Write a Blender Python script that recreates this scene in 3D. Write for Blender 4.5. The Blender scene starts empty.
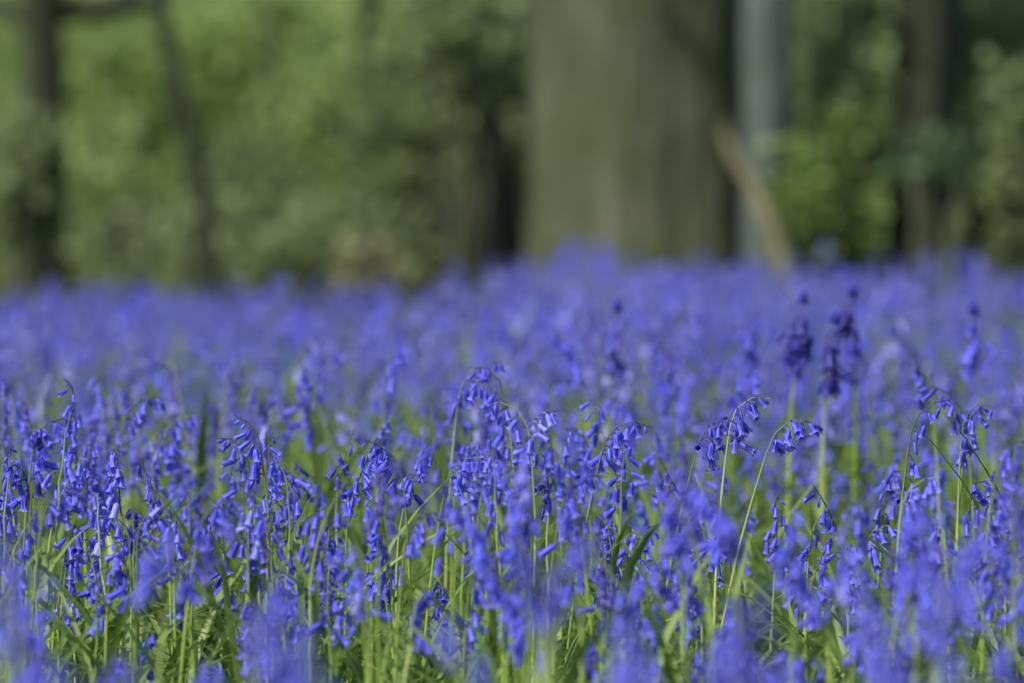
import bpy, math, random
import numpy as np
from mathutils import Matrix, Vector

rng = np.random.default_rng(11)
random.seed(11)
PI = math.pi
scene = bpy.context.scene
COL = scene.collection

# ------------------------------------------------------------------ camera constants
CAM_H = 0.59
FOCAL = 150.0
FPX = FOCAL / 36.0 * 1024.0
HORIZON = 210.0
FOCUS = 4.85


def R(d):
    return math.radians(d)


def ss(x, a=0.0, b=1.0):
    t = np.clip((np.asarray(x, float) - a) / (b - a), 0, 1)
    return t * t * (3 - 2 * t)


def gz(x, y):
    """height of the ground: a gentle rise towards the big oak and to the right"""
    return 0.075 * ss(x, -0.9, 1.2) * ss(y, 7.5, 14.5) - 0.04 * ss(-np.asarray(x, float), 0.1, 1.4) * ss(y, 8.0, 14.0) + 0.02 * np.sin(np.asarray(x) * 1.7 + 1.0) * np.sin(np.asarray(y) * 0.9) * ss(y, 2, 5)


def px_x(px, y):
    return (px - 512.0) / FPX * y


def px_z(py, y):
    return CAM_H - (py - HORIZON) / FPX * y


# ------------------------------------------------------------------ geometry buffers
class Geo:
    """quads with per-vertex 'along', 'rib', 'tone' values and a material index per face"""

    def __init__(self):
        self.V, self.F, self.A, self.Rb, self.T, self.M = [], [], [], [], [], []
        self.n = 0

    def add(self, V, F, along, rib, mat, tone=0.0):
        V = np.asarray(V, np.float32)
        k = len(V)
        self.V.append(V)
        self.F.append(np.asarray(F, np.int32) + self.n)
        self.A.append(np.broadcast_to(np.asarray(along, np.float32), (k,)).copy())
        self.Rb.append(np.broadcast_to(np.asarray(rib, np.float32), (k,)).copy())
        self.T.append(np.broadcast_to(np.asarray(tone, np.float32), (k,)).copy())
        self.M.append(np.full(len(F), mat, np.int32))
        self.n += k

    def arr(self):
        return (np.concatenate(self.V), np.concatenate(self.F), np.concatenate(self.A), np.concatenate(self.Rb),
                np.concatenate(self.T), np.concatenate(self.M))

    def add_arr(self, arr, mtx3, off, tone=None, dmat=0):
        V, F, A, Rb, T, M = arr
        self.V.append((V @ np.asarray(mtx3, np.float32).T + np.asarray(off, np.float32)).astype(np.float32))
        self.F.append(F + self.n)
        self.A.append(A)
        self.Rb.append(Rb)
        self.T.append(T if tone is None else np.full(len(V), tone, np.float32))
        self.M.append(M + dmat)
        self.n += len(V)


def make_mesh(name, g, mats):
    V, F, A, Rb, T, M = g if isinstance(g, tuple) else g.arr()
    me = bpy.data.meshes.new(name)
    me.vertices.add(len(V))
    me.vertices.foreach_set('co', np.ascontiguousarray(V, np.float32).ravel())
    me.loops.add(F.size)
    me.loops.foreach_set('vertex_index', np.ascontiguousarray(F, np.int32).ravel())
    me.polygons.add(len(F))
    me.polygons.foreach_set('loop_start', np.arange(0, F.size, F.shape[1], dtype=np.int32))
    me.polygons.foreach_set('material_index', np.ascontiguousarray(M, np.int32))
    me.update(calc_edges=True)
    for nm, d in (('along', A), ('rib', Rb), ('tone', T)):
        at = me.attributes.new(nm, 'FLOAT', 'POINT')
        at.data.foreach_set('value', np.ascontiguousarray(d, np.float32))
    for m in mats:
        me.materials.append(m)
    return me


def link(name, me, parent=None, loc=None, mtx=None):
    o = bpy.data.objects.new(name, me)
    COL.objects.link(o)
    if parent is not None:
        o.parent = parent
    if mtx is not None:
        o.matrix_local = mtx
    elif loc is not None:
        o.location = loc
    return o


def tag(o, label=None, cat=None, group=None, kind=None):
    if label:
        o['label'] = label
    if cat:
        o['category'] = cat
    if group:
        o['group'] = group
    if kind:
        o['kind'] = kind
    return o


def empty(name, loc):
    o = bpy.data.objects.new(name, None)
    o.empty_display_size = 0.05
    COL.objects.link(o)
    o.location = loc
    return o


def norm(v):
    v = np.asarray(v, float)
    return v / (np.linalg.norm(v) + 1e-12)


def frames(P):
    """parallel-transported frames along a path"""
    P = np.asarray(P, float)
    T = np.gradient(P, axis=0)
    T /= np.linalg.norm(T, axis=1)[:, None] + 1e-12
    ref = np.array([0, 1, 0]) if abs(T[0][1]) < 0.8 else np.array([1, 0, 0])
    u = norm(ref - T[0] * np.dot(ref, T[0]))
    U, W = [], []
    for t in T:
        u = norm(u - t * np.dot(u, t))
        U.append(u)
        W.append(np.cross(t, u))
    return T, np.array(U), np.array(W)


def tube(g, P, rad, n, mat, along=None, tone=0.0, rough=None, cap=True):
    P = np.asarray(P, float)
    k = len(P)
    rad = np.broadcast_to(np.asarray(rad, float), (k,))
    T, U, W = frames(P)
    a = np.linspace(0, 2 * PI, n, endpoint=False)
    rr = rad[:, None] * (np.ones((k, n)) if rough is None else rough)
    V = P[:, None, :] + rr[:, :, None] * (np.cos(a)[None, :, None] * U[:, None, :] + np.sin(a)[None, :, None] * W[:, None, :])
    V = V.reshape(-1, 3)
    F = []
    for i in range(k - 1):
        for j in range(n):
            F.append((i * n + j, i * n + (j + 1) % n, (i + 1) * n + (j + 1) % n, (i + 1) * n + j))
    al = np.repeat(np.linspace(0, 1, k) if along is None else np.broadcast_to(along, (k,)), n)
    g.add(V, F, al, np.tile(np.arange(n) % 2, k), mat, tone)


# ------------------------------------------------------------------ materials
class NT:
    def __init__(self, name):
        self.m = bpy.data.materials.new(name)
        self.m.use_nodes = True
        self.nt = self.m.node_tree
        self.nt.nodes.clear()
        self.out = self.nt.nodes.new('ShaderNodeOutputMaterial')

    def n(self, t, **kw):
        nd = self.nt.nodes.new(t)
        for k, v in kw.items():
            if k in nd.inputs.keys() if hasattr(nd.inputs, 'keys') else False:
                nd.inputs[k].default_value = v
            else:
                setattr(nd, k, v)
        return nd

    def l(self, a, b):
        self.nt.links.new(a, b)

    def attr(self, nm):
        a = self.n('ShaderNodeAttribute')
        a.attribute_name = nm
        return a.outputs['Fac']

    def math(self, op, a, b=None, clamp=False):
        nd = self.n('ShaderNodeMath', operation=op)
        nd.use_clamp = clamp
        for i, v in enumerate((a, b)):
            if v is None:
                continue
            if isinstance(v, (int, float)):
                nd.inputs[i].default_value = v
            else:
                self.l(v, nd.inputs[i])
        return nd.outputs[0]

    def mix(self, fac, a, b, bt='MIX'):
        nd = self.n('ShaderNodeMix', data_type='RGBA', blend_type=bt)
        for s, v in ((nd.inputs[0], fac), (nd.inputs[6], a), (nd.inputs[7], b)):
            if isinstance(v, (int, float)):
                s.default_value = v
            elif isinstance(v, tuple):
                s.default_value = (*v, 1)
            else:
                self.l(v, s)
        return nd.outputs[2]

    def ramp(self, fac, stops):
        nd = self.n('ShaderNodeValToRGB')
        cr = nd.color_ramp
        while len(cr.elements) < len(stops):
            cr.elements.new(0.5)
        for e, (p, c) in zip(cr.elements, stops):
            e.position = p
            e.color = (*c, 1)
        self.l(fac, nd.inputs[0])
        return nd.outputs[0]

    def noise(self, scale, detail=3, coord=None, rough=0.55):
        nd = self.n('ShaderNodeTexNoise')
        nd.inputs['Scale'].default_value = scale
        nd.inputs['Detail'].default_value = detail
        nd.inputs['Roughness'].default_value = rough
        if coord is not None:
            self.l(coord, nd.inputs['Vector'])
        return nd.outputs['Fac']

    def thin(self, col, transl, rough, spec, tcol=None, bump=None, sheen=0.0):
        """thin leaf or petal: principled + translucent"""
        p = self.n('ShaderNodeBsdfPrincipled')
        self.l(col, p.inputs['Base Color'])
        p.inputs['Roughness'].default_value = rough
        p.inputs['Specular IOR Level'].default_value = spec
        if sheen:
            p.inputs['Sheen Weight'].default_value = sheen
            p.inputs['Sheen Roughness'].default_value = 0.4
            p.inputs['Sheen Tint'].default_value = (0.85, 0.85, 1.0, 1)
        t = self.n('ShaderNodeBsdfTranslucent')
        self.l(tcol if tcol is not None else col, t.inputs['Color'])
        mx = self.n('ShaderNodeMixShader')
        mx.inputs[0].default_value = transl
        self.l(p.outputs[0], mx.inputs[1])
        self.l(t.outputs[0], mx.inputs[2])
        self.l(mx.outputs[0], self.out.inputs[0])
        if bump is not None:
            self.l(bump, p.inputs['Normal'])
        return self.m

    def solid(self, col, rough, spec=0.3, bump=None):
        p = self.n('ShaderNodeBsdfPrincipled')
        self.l(col, p.inputs['Base Color'])
        p.inputs['Roughness'].default_value = rough
        p.inputs['Specular IOR Level'].default_value = spec
        if bump is not None:
            self.l(bump, p.inputs['Normal'])
        self.l(p.outputs[0], self.out.inputs[0])
        return self.m

    def bump(self, h, strength, dist):
        b = self.n('ShaderNodeBump')
        b.inputs['Strength'].default_value = strength
        b.inputs['Distance'].default_value = dist
        self.l(h, b.inputs['Height'])
        return b.outputs[0]

    def rnd(self):
        oi = self.n('ShaderNodeObjectInfo')
        sep = self.n('ShaderNodeSeparateColor')
        self.l(oi.outputs['Color'], sep.inputs[0])
        own = self.math('ADD', self.math('MULTIPLY', oi.outputs['Random'], 0.32), self.math('MULTIPLY', sep.outputs[0], 0.68))
        return self.math('FRACT', self.math('ADD', own, self.attr('tone')))


def petal_material(name, stops, edge, pale_amt, transl):
    k = NT(name)
    r = k.rnd()
    base = k.ramp(r, stops)
    along = k.attr('along')
    rib = k.attr('rib')
    # paler rims and tips, part petal colour, part painted glints; darker mid vein
    c = k.mix(k.math('MULTIPLY', k.math('POWER', k.math('SUBTRACT', 1.0, rib), 3.0), pale_amt), base, edge)
    tip = k.math('MULTIPLY', k.math('POWER', along, 9.0), 0.5)
    c = k.mix(tip, c, edge)
    return k.thin(c, transl, 0.44, 0.5, k.mix(0.6, c, stops[1][1]), sheen=0.0)


M = {}
M['petal'] = petal_material('petal_violet_blue', [(0.0, (0.011, 0.013, 0.24)), (0.25, (0.028, 0.032, 0.56)), (0.55, (0.053, 0.059, 0.86)),
                                                  (0.82, (0.12, 0.125, 0.94)), (1.0, (0.38, 0.39, 0.96))], (0.62, 0.62, 0.98), 0.55, 0.33)  # besides natural variation, the ramp ends paint in sunlit and shaded bells
M['petal_dark'] = petal_material('petal_indigo', [(0.0, (0.024, 0.022, 0.18)), (0.5, (0.040, 0.037, 0.34)), (1.0, (0.065, 0.06, 0.52))],
                                 (0.10, 0.09, 0.40), 0.2, 0.2)


def stem_material():
    k = NT('flower_stem')
    r = k.rnd()
    g = k.ramp(r, [(0.0, (0.18, 0.30, 0.04)), (0.5, (0.31, 0.45, 0.08)), (1.0, (0.48, 0.58, 0.22))])
    p = k.ramp(r, [(0.0, (0.035, 0.028, 0.10)), (0.55, (0.07, 0.065, 0.12)), (0.85, (0.16, 0.22, 0.12)), (1.0, (0.30, 0.38, 0.18))])
    f = k.ramp(k.attr('along'), [(0.0, (0, 0, 0)), (0.55, (0, 0, 0)), (0.95, (1, 1, 1))])
    return k.thin(k.mix(f, g, p), 0.15, 0.4, 0.35)


def leaf_material(name, stops, transl, rough, spec):
    k = NT(name)
    r = k.rnd()
    c = k.ramp(r, stops)
    c = k.mix(k.math('MULTIPLY', k.math('SUBTRACT', 1.0, k.attr('rib')), 0.25), c, (0.20, 0.32, 0.10))
    return k.thin(c, transl, rough, spec, k.mix(0.35, c, (0.20, 0.34, 0.02)))


M['stem'] = stem_material()
M['leaf'] = leaf_material('strap_leaf', [(0.0, (0.06, 0.125, 0.022)), (0.5, (0.155, 0.25, 0.05)), (0.82, (0.27, 0.37, 0.10)), (1.0, (0.44, 0.53, 0.24))], 0.42, 0.42, 0.4)
M['leaf_pale'] = leaf_material('pale_strap_leaf', [(0.0, (0.24, 0.34, 0.15)), (1.0, (0.32, 0.42, 0.20))], 0.35, 0.4, 0.5)


def foliage_material(name, stops, transl=0.48):
    k = NT(name)
    c = k.ramp(k.attr('tone'), stops)
    return k.thin(c, transl, 0.5, 0.3)


M['fol_bright'] = foliage_material('bright_foliage', [(0.0, (0.10, 0.15, 0.055)), (0.45, (0.185, 0.265, 0.08)), (0.8, (0.28, 0.38, 0.11)), (1.0, (0.36, 0.45, 0.18))])
M['fol_mid'] = foliage_material('mid_foliage', [(0.0, (0.11, 0.145, 0.065)), (0.5, (0.19, 0.245, 0.10)), (1.0, (0.28, 0.35, 0.155))])
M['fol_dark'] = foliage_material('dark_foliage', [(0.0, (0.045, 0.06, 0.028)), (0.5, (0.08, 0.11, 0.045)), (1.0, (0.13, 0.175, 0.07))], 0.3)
M['fol_blue'] = foliage_material('bluish_foliage', [(0.0, (0.06, 0.11, 0.05)), (0.5, (0.12, 0.20, 0.09)), (1.0, (0.21, 0.30, 0.17))])
M['fol_brown'] = foliage_material('dry_bracken', [(0.0, (0.09, 0.10, 0.035)), (0.5, (0.19, 0.20, 0.085)), (1.0, (0.33, 0.32, 0.18))], 0.3)


def bark_material(name, lo, hi, moss, moss_amt):
    k = NT(name)
    tc = k.n('ShaderNodeTexCoord')
    mp = k.n('ShaderNodeMapping')
    mp.inputs['Scale'].default_value = (9, 9, 1.3)
    k.l(tc.outputs['Object'], mp.inputs['Vector'])
    v = k.n('ShaderNodeTexVoronoi')
    v.inputs['Scale'].default_value = 1.6
    k.l(mp.outputs[0], v.inputs['Vector'])
    nz = k.noise(3.0, 5, mp.outputs[0])
    h = k.math('ADD', k.math('MULTIPLY', v.outputs['Distance'], 0.8), nz)
    c = k.mix(k.math('MULTIPLY', k.math('SUBTRACT', h, 0.35), 1.2, True), lo, hi)
    big = k.noise(2.4, 4, tc.outputs['Object'])
    mf = k.ramp(big, [(0.42, (0, 0, 0)), (0.56, (1, 1, 1))])
    pale = k.ramp(k.noise(3.7, 3, tc.outputs['Object']), [(0.55, (0, 0, 0)), (0.66, (1, 1, 1))])
    c = k.mix(k.math('MULTIPLY', pale, 0.6), c, tuple(min(1.0, 1.45 * q) for q in hi))
    c = k.mix(k.math('MULTIPLY', mf, moss_amt), c, moss)
    return k.solid(c, 0.9, 0.2, k.bump(h, 0.7, 0.03))


M['bark_oak'] = bark_material('mossy_oak_bark', (0.036, 0.042, 0.024), (0.105, 0.115, 0.07), (0.055, 0.075, 0.028), 0.65)
M['bark_dark'] = bark_material('dark_bark', (0.012, 0.014, 0.010), (0.034, 0.037, 0.027), (0.026, 0.038, 0.015), 0.5)  # near-black colour carries the deep shade on these trunks
M['bark_grey'] = bark_material('grey_bark', (0.055, 0.066, 0.060), (0.115, 0.135, 0.13), (0.055, 0.075, 0.045), 0.4)
M['dead_wood'] = bark_material('bleached_dead_wood', (0.09, 0.092, 0.048), (0.185, 0.178, 0.10), (0.105, 0.125, 0.055), 0.4)


def soil_material():
    k = NT('woodland_soil')
    tc = k.n('ShaderNodeTexCoord')
    a = k.noise(2.2, 6, tc.outputs['Object'])
    b = k.noise(30.0, 5, tc.outputs['Object'], 0.7)
    c = k.ramp(b, [(0.3, (0.018, 0.014, 0.008)), (0.55, (0.05, 0.037, 0.02)), (0.75, (0.10, 0.075, 0.045))])
    g = k.ramp(b, [(0.3, (0.015, 0.03, 0.008)), (0.7, (0.05, 0.085, 0.02))])
    f = k.ramp(a, [(0.42, (0, 0, 0)), (0.6, (1, 1, 1))])
    return k.solid(k.mix(f, c, g), 0.95, 0.1, k.bump(b, 0.8, 0.02))


M['soil'] = soil_material()


def hill_material():
    k = NT('added_slope')
    tc = k.n('ShaderNodeTexCoord')
    a = k.noise(0.35, 6, tc.outputs['Object'], 0.65)
    b = k.noise(2.0, 5, tc.outputs['Object'], 0.7)
    c = k.ramp(k.math('ADD', k.math('MULTIPLY', a, 0.6), k.math('MULTIPLY', b, 0.4)),
               [(0.35, (0.06, 0.08, 0.035)), (0.5, (0.13, 0.17, 0.065)), (0.62, (0.21, 0.26, 0.10)), (0.75, (0.28, 0.32, 0.16))])
    return k.solid(c, 0.95, 0.1, k.bump(b, 1.0, 0.4))


M['added_hill'] = hill_material()

# ------------------------------------------------------------------ setting: ground
def build_ground():
    xs = np.concatenate([[-400, -200, -100, -50, -25, -14], np.linspace(-9, 9, 73), [14, 25, 50, 100, 200, 400]])
    ys = np.concatenate([[-300, -100, -40, -15, -5], np.linspace(-1, 20, 85), [24, 32, 45, 70, 120, 250, 500]])
    X, Y = np.meshgrid(xs, ys)
    Z = gz(X, Y) * (1 - ss(np.abs(X), 20, 60)) * (1 - ss(np.abs(Y), 40, 100))
    V = np.stack([X, Y, Z], -1).reshape(-1, 3)
    n = len(xs)
    F = [(j * n + i, j * n + i + 1, (j + 1) * n + i + 1, (j + 1) * n + i) for j in range(len(ys) - 1) for i in range(n - 1)]
    g = Geo()
    g.add(V, F, 0, 0, 0)
    tag(link('ground', make_mesh('ground', g, [M['soil']])), 'dark woodland soil under the bluebells', kind='structure')
    # wooded slope added to keep bright sky out of the gaps
    xs = np.linspace(-90, 90, 61)
    ys = np.linspace(48, 110, 16)
    X, Y = np.meshgrid(xs, ys)
    Z = -0.3 + 16 * ss(Y, 48, 85) + 1.5 * np.sin(X * 0.21) * ss(Y, 50, 70) + rng.normal(0, 0.35, X.shape) * ss(Y, 48, 56)
    V = np.stack([X, Y, Z], -1).reshape(-1, 3)
    n = len(xs)
    F = [(j * n + i, j * n + i + 1, (j + 1) * n + i + 1, (j + 1) * n + i) for j in range(len(ys) - 1) for i in range(n - 1)]
    g = Geo()
    g.add(V, F, 0, 0, 0)
    tag(link('added_hill', make_mesh('added_hill', g, [M['added_hill']])), 'added wooded slope closing the view behind the trees', kind='structure')


build_ground()

# ------------------------------------------------------------------ flower prototypes
#   local frame: the flower is fixed to its stem at the origin and hangs out along +X
def bell_rows(L, flare):
    s = np.array([0.0, 0.05, 0.16, 0.34, 0.55, 0.72, 0.84, 0.93, 0.975, 0.965])
    z = s * L
    r = np.array([0.0006, 0.0022, 0.0033, 0.0038, 0.0038, 0.0041, 0.0048, 0.0060 * flare, 0.0078 * flare, 0.0094 * flare])
    w = np.array([1.0, 1.0, 1.0, 1.0, 1.0, 0.98, 0.88, 0.66, 0.40, 0.05])
    z[-1] = 0.925 * L - 0.002 * (flare - 0.6)
    return z, r, w


def put_bell(g, P, D, L, flare, mat, detail, scale=1.0, spin=0.0):
    D = norm(D)
    ref = np.array([0, 1, 0.0])
    U = norm(ref - D * np.dot(ref, D))
    W = np.cross(D, U)
    z, r, w = bell_rows(L, flare)
    r = r * scale
    if detail == 2:
        k = len(z)
        for t in range(6):
            a0 = spin + t * PI / 3
            V, al, rb = [], [], []
            for i in range(k):
                for c in (-1, 0, 1):
                    a = a0 + c * w[i] * PI / 6 * 1.08
                    rad = r[i] * (1.09 if c == 0 else 0.90)
                    V.append(P + D * z[i] + rad * (math.cos(a) * U + math.sin(a) * W))
                    al.append(z[i] / L)
                    rb.append(1.0 if c == 0 else 0.0)
            F = [(i * 3 + c, i * 3 + c + 1, (i + 1) * 3 + c + 1, (i + 1) * 3 + c) for i in range(k - 1) for c in (0, 1)]
            g.add(V, F, al, rb, mat)
    else:
        n = 6 if detail == 1 else 4
        idx = [0, 2, 5, 9] if detail == 1 else [0, 3, 9]
        V, al, rb = [], [], []
        for i in idx:
            for j in range(n):
                a = spin + j * 2 * PI / n
                rad = r[i] * (1 if i != 9 or j % 2 == 0 or detail == 0 else 0.62)
                V.append(P + D * z[i] + rad * (math.cos(a) * U + math.sin(a) * W))
                al.append(z[i] / L)
                rb.append(j % 2)
        F = [(i * n + j, i * n + (j + 1) % n, (i + 1) * n + (j + 1) % n, (i + 1) * n + j) for i in range(len(idx) - 1) for j in range(n)]
        g.add(V, F, al, rb, mat)


def put_bud(g, P, D, L, mat, n=6, fat=1.0):
    D = norm(D)
    s = np.array([0, 0.1, 0.32, 0.62, 0.88, 1.0])
    r = np.array([0.0005, 0.0017, 0.0026, 0.0028, 0.0017, 0.0003]) * fat
    if n < 6:
        s, r = s[[0, 2, 3, 5]], r[[0, 2, 3, 5]]
    tube(g, P[None, :] + D[None, :] * (s * L)[:, None], r, n, mat, along=s * 0.6)


def strip(g, P, side, w, mat, fold=0.0, up=None, tone=0.0, along=None):
    """a 2-column blade along path P"""
    P = np.asarray(P, float)
    k = len(P)
    side = norm(side)
    w = np.broadcast_to(np.asarray(w, float), (k,))
    up = np.array([0, 0, 1.0]) if up is None else up
    V = np.stack([P - side * w[:, None] * 0.5 + up * (fold * w)[:, None], P, P + side * w[:, None] * 0.5 + up * (fold * w)[:, None]], 1).reshape(-1, 3)
    F = [(i * 3 + c, i * 3 + c + 1, (i + 1) * 3 + c + 1, (i + 1) * 3 + c) for i in range(k - 1) for c in (0, 1)]
    al = np.repeat(np.linspace(0, 1, k) if along is None else along, 3)
    g.add(V, F, al, np.tile([0.0, 1.0, 0.0], k), mat, tone)


def flower_geo(hang, open_, detail, plen=0.010, L=0.0175, seed=0):
    """pedicel + bracts + bell.  hang: angle of the bell from straight down (outwards).  materials: 0 petal, 1 stem"""
    rr = np.random.default_rng(seed)
    g = Geo()
    D = np.array([math.sin(hang), rr.normal(0, 0.12), -math.cos(hang)])
    D = norm(D)
    t = np.linspace(0, 1, 4)
    E = np.array([plen * 0.85, rr.normal(0, 0.001), -plen * 0.15])
    C = np.array([plen * 0.45, 0, plen * 0.45])
    P = ((1 - t) ** 2)[:, None] * 0 + (2 * t * (1 - t))[:, None] * C + (t ** 2)[:, None] * E
    if detail > 0:
        tube(g, P, 0.00065 if detail == 2 else 0.0008, 4 if detail == 2 else 3, 1, along=np.full(4, 0.97))
    if detail == 2:
        for sgn in (1, -1):
            q = np.linspace(0, 1, 4)[:, None]
            bp = q * np.array([0.007, sgn * 0.004, 0.005]) + q * q * np.array([0.002, 0, -0.005 - 0.002 * sgn])
            strip(g, bp, np.array([0.3, 1, 0.2]), np.array([0.0018, 0.0022, 0.0016, 0.0002]), 0, 0.1)
    if open_ > 0.25:
        put_bell(g, E, D, L, 0.60 + 0.40 * open_, 0, detail, 0.86 + 0.16 * rr.random(), rr.random() * 2)
    else:
        put_bud(g, E, D, L * 0.85, 0, 6 if detail == 2 else 4, 1.0)
    return g.arr()


FLOWER_SPECS = [(0.05, 1.0), (0.22, 0.8), (0.42, 1.0), (0.65, 0.7), (0.15, 0.5), (0.95, 0.9), (0.30, 0.35), (-0.2, 0.9), (0.5, 0.4), (1.25, 0.5), (0.1, 0.0), (0.7, 0.0)]
FL = {d: [flower_geo(h, o, d, 0.008 + 0.009 * ((i * 7) % 5) / 4, 0.0185 + 0.0040 * ((i * 3) % 4) / 3, 50 + i) for i, (h, o) in enumerate(FLOWER_SPECS)] for d in (0, 1, 2)}
BD = {d: [flower_geo(h, 0.0, d, 0.006, 0.0155, 80 + i) for i, h in enumerate((0.3, 0.7, 1.1))] for d in (0, 1, 2)}
FL_MESH = [make_mesh('bell_flower', a, [M['petal'], M['stem']]) for a in FL[2]]
BD_MESH = [make_mesh('flower_bud', a, [M['petal'], M['stem']]) for a in BD[2]]
FLD_MESH = [make_mesh('bell_flower', a, [M['petal_dark'], M['stem']]) for a in FL[2]]
BDD_MESH = [make_mesh('flower_bud', a, [M['petal_dark'], M['stem']]) for a in BD[2]]


def tip_cluster_geo(seed, detail=2):
    """tight cone of closed buds at the top of a stem, axis +Z"""
    rr = np.random.default_rng(seed)
    g = Geo()
    for i in range(9 if detail == 2 else 4):
        a = i * 2.4
        h = 0.0016 * i
        P = np.array([math.cos(a) * 0.0022, math.sin(a) * 0.0022, h])
        D = np.array([math.cos(a) * (0.42 - 0.04 * i), math.sin(a) * (0.42 - 0.04 * i), 1.0])
        put_bud(g, P, D, 0.012 * (1 - 0.05 * i) * (0.8 + 0.4 * rr.random()), 0, 5 if detail == 2 else 4, 0.95)
    return g.arr()


TIP = tip_cluster_geo(3)
TIP_MESH = make_mesh('bud_cluster', TIP, [M['petal_dark']])


def leaf_geo(length, width, arch, seed, segs=8, twist=0.0):
    """strap leaf from the origin, leaning to +X"""
    t = np.linspace(0, 1, segs)
    ang = 0.25 + (arch - 0.25) * t ** 1.3         # angle from vertical
    ds = length / (segs - 1)
    x = np.concatenate([[0], np.cumsum(np.sin(ang[:-1]) * ds)])
    z = np.concatenate([[0], np.cumsum(np.cos(ang[:-1]) * ds)])
    rr = np.random.default_rng(seed)
    y = np.cumsum(rr.normal(0, 0.002, segs)) + twist * t ** 2 * length
    P = np.stack([x, y, z], 1)
    w = width * np.array([0.6, 0.8, 0.95, 1.0, 0.97, 0.85, 0.6, 0.06]) if segs == 8 else width * np.interp(t, [0, .4, .8, 1], [.6, 1, .75, .08])
    g = Geo()
    strip(g, P, np.array([0.15, 1, 0]), w, 0, 0.18)
    return g.arr()


LEAF = [leaf_geo(0.15 + 0.17 * rng.random(), 0.006 + 0.006 * rng.random(), 0.9 + 1.3 * rng.random(), 200 + i, 8, rng.normal(0, 0.25)) for i in range(14)]
LEAF_LO = [leaf_geo(0.16 + 0.14 * rng.random(), 0.012 + 0.006 * rng.random(), 0.9 + 1.2 * rng.random(), 200 + i, 4) for i in range(6)]
LEAF_UP = [leaf_geo(0.30 + 0.08 * rng.random(), 0.013, 0.35 + 0.2 * rng.random(), 300 + i) for i in range(3)]
LEAF_MESH = [make_mesh('leaf', a, [M['leaf']]) for a in LEAF]
LEAF_UP_MESH = [make_mesh('leaf', a, [M['leaf_pale']]) for a in LEAF_UP]


# ------------------------------------------------------------------ one bluebell, as numbers
def plant_spec(r, height, nod_az, nod, n_bells, dark_tip=False, lean=None, start=None, dark=False):
    """stem path (unit = metres, base at origin) and where flowers sit"""
    segs = 21
    t = np.linspace(0, 1, segs)
    lean = r.normal(0, 0.05) if lean is None else lean
    k0 = 0.79 + 0.11 * r.random() if nod > 0.9 else 0.5
    ang = lean + nod * (0.12 * t ** 2 + 0.95 * ss(t, k0, 1.0))
    ds = 1.0 / (segs - 1)
    am = 0.5 * (ang[1:] + ang[:-1])
    h = np.concatenate([[0], np.cumsum(np.sin(am) * ds)])
    z = np.concatenate([[0], np.cumsum(np.cos(am) * ds)])
    sc = height / z.max()
    wob = np.cumsum(r.normal(0, 0.003, segs))
    wob -= wob[0]
    ca, sa = math.cos(nod_az), math.sin(nod_az)
    P = np.stack([(h * ca - wob * sa) * sc, (h * sa + wob * ca) * sc, z * sc], 1)
    start = (0.68 + 0.12 * r.random() if nod > 0.9 else 0.66 + 0.12 * r.random()) if start is None else start
    fs = []
    for i in range(n_bells):
        tt = start + (0.97 - start) * (i + 0.15 * r.normal()) / max(1, n_bells - 1)
        tt = min(max(tt, 0.45), 0.985)
        p = np.array([np.interp(tt, t, P[:, c]) for c in range(3)])
        az = nod_az + r.normal(0, 0.75)
        if nod < 0.5:
            az = nod_az + r.normal(0, 1.5)
        fs.append((p, az, tt, i))
    return dict(P=P, t=t, fs=fs, nod=nod, nod_az=nod_az, dark_tip=dark_tip, n=n_bells, height=height, dark=dark, lean=lean)


def stem_geo(sp, sides, detail, thick=1.0):
    g = Geo()
    P, t = sp['P'], sp['t']
    if detail < 2:
        ix = [0, 8, 14, 16, 18, 20] if detail == 1 else [0, 14, 17, 20]
        P, t = P[ix], t[ix]
    rad = np.interp(t, [0, 0.6, 1], [0.0024, 0.0017, 0.0006]) * (0.85 + 0.35 * sp['height']) * thick
    tube(g, P, rad, sides, 0, along=t)
    return g


def rotz3(a):
    c, s = math.cos(a), math.sin(a)
    return np.array([[c, -s, 0], [s, c, 0], [0, 0, 1.0]])


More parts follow.
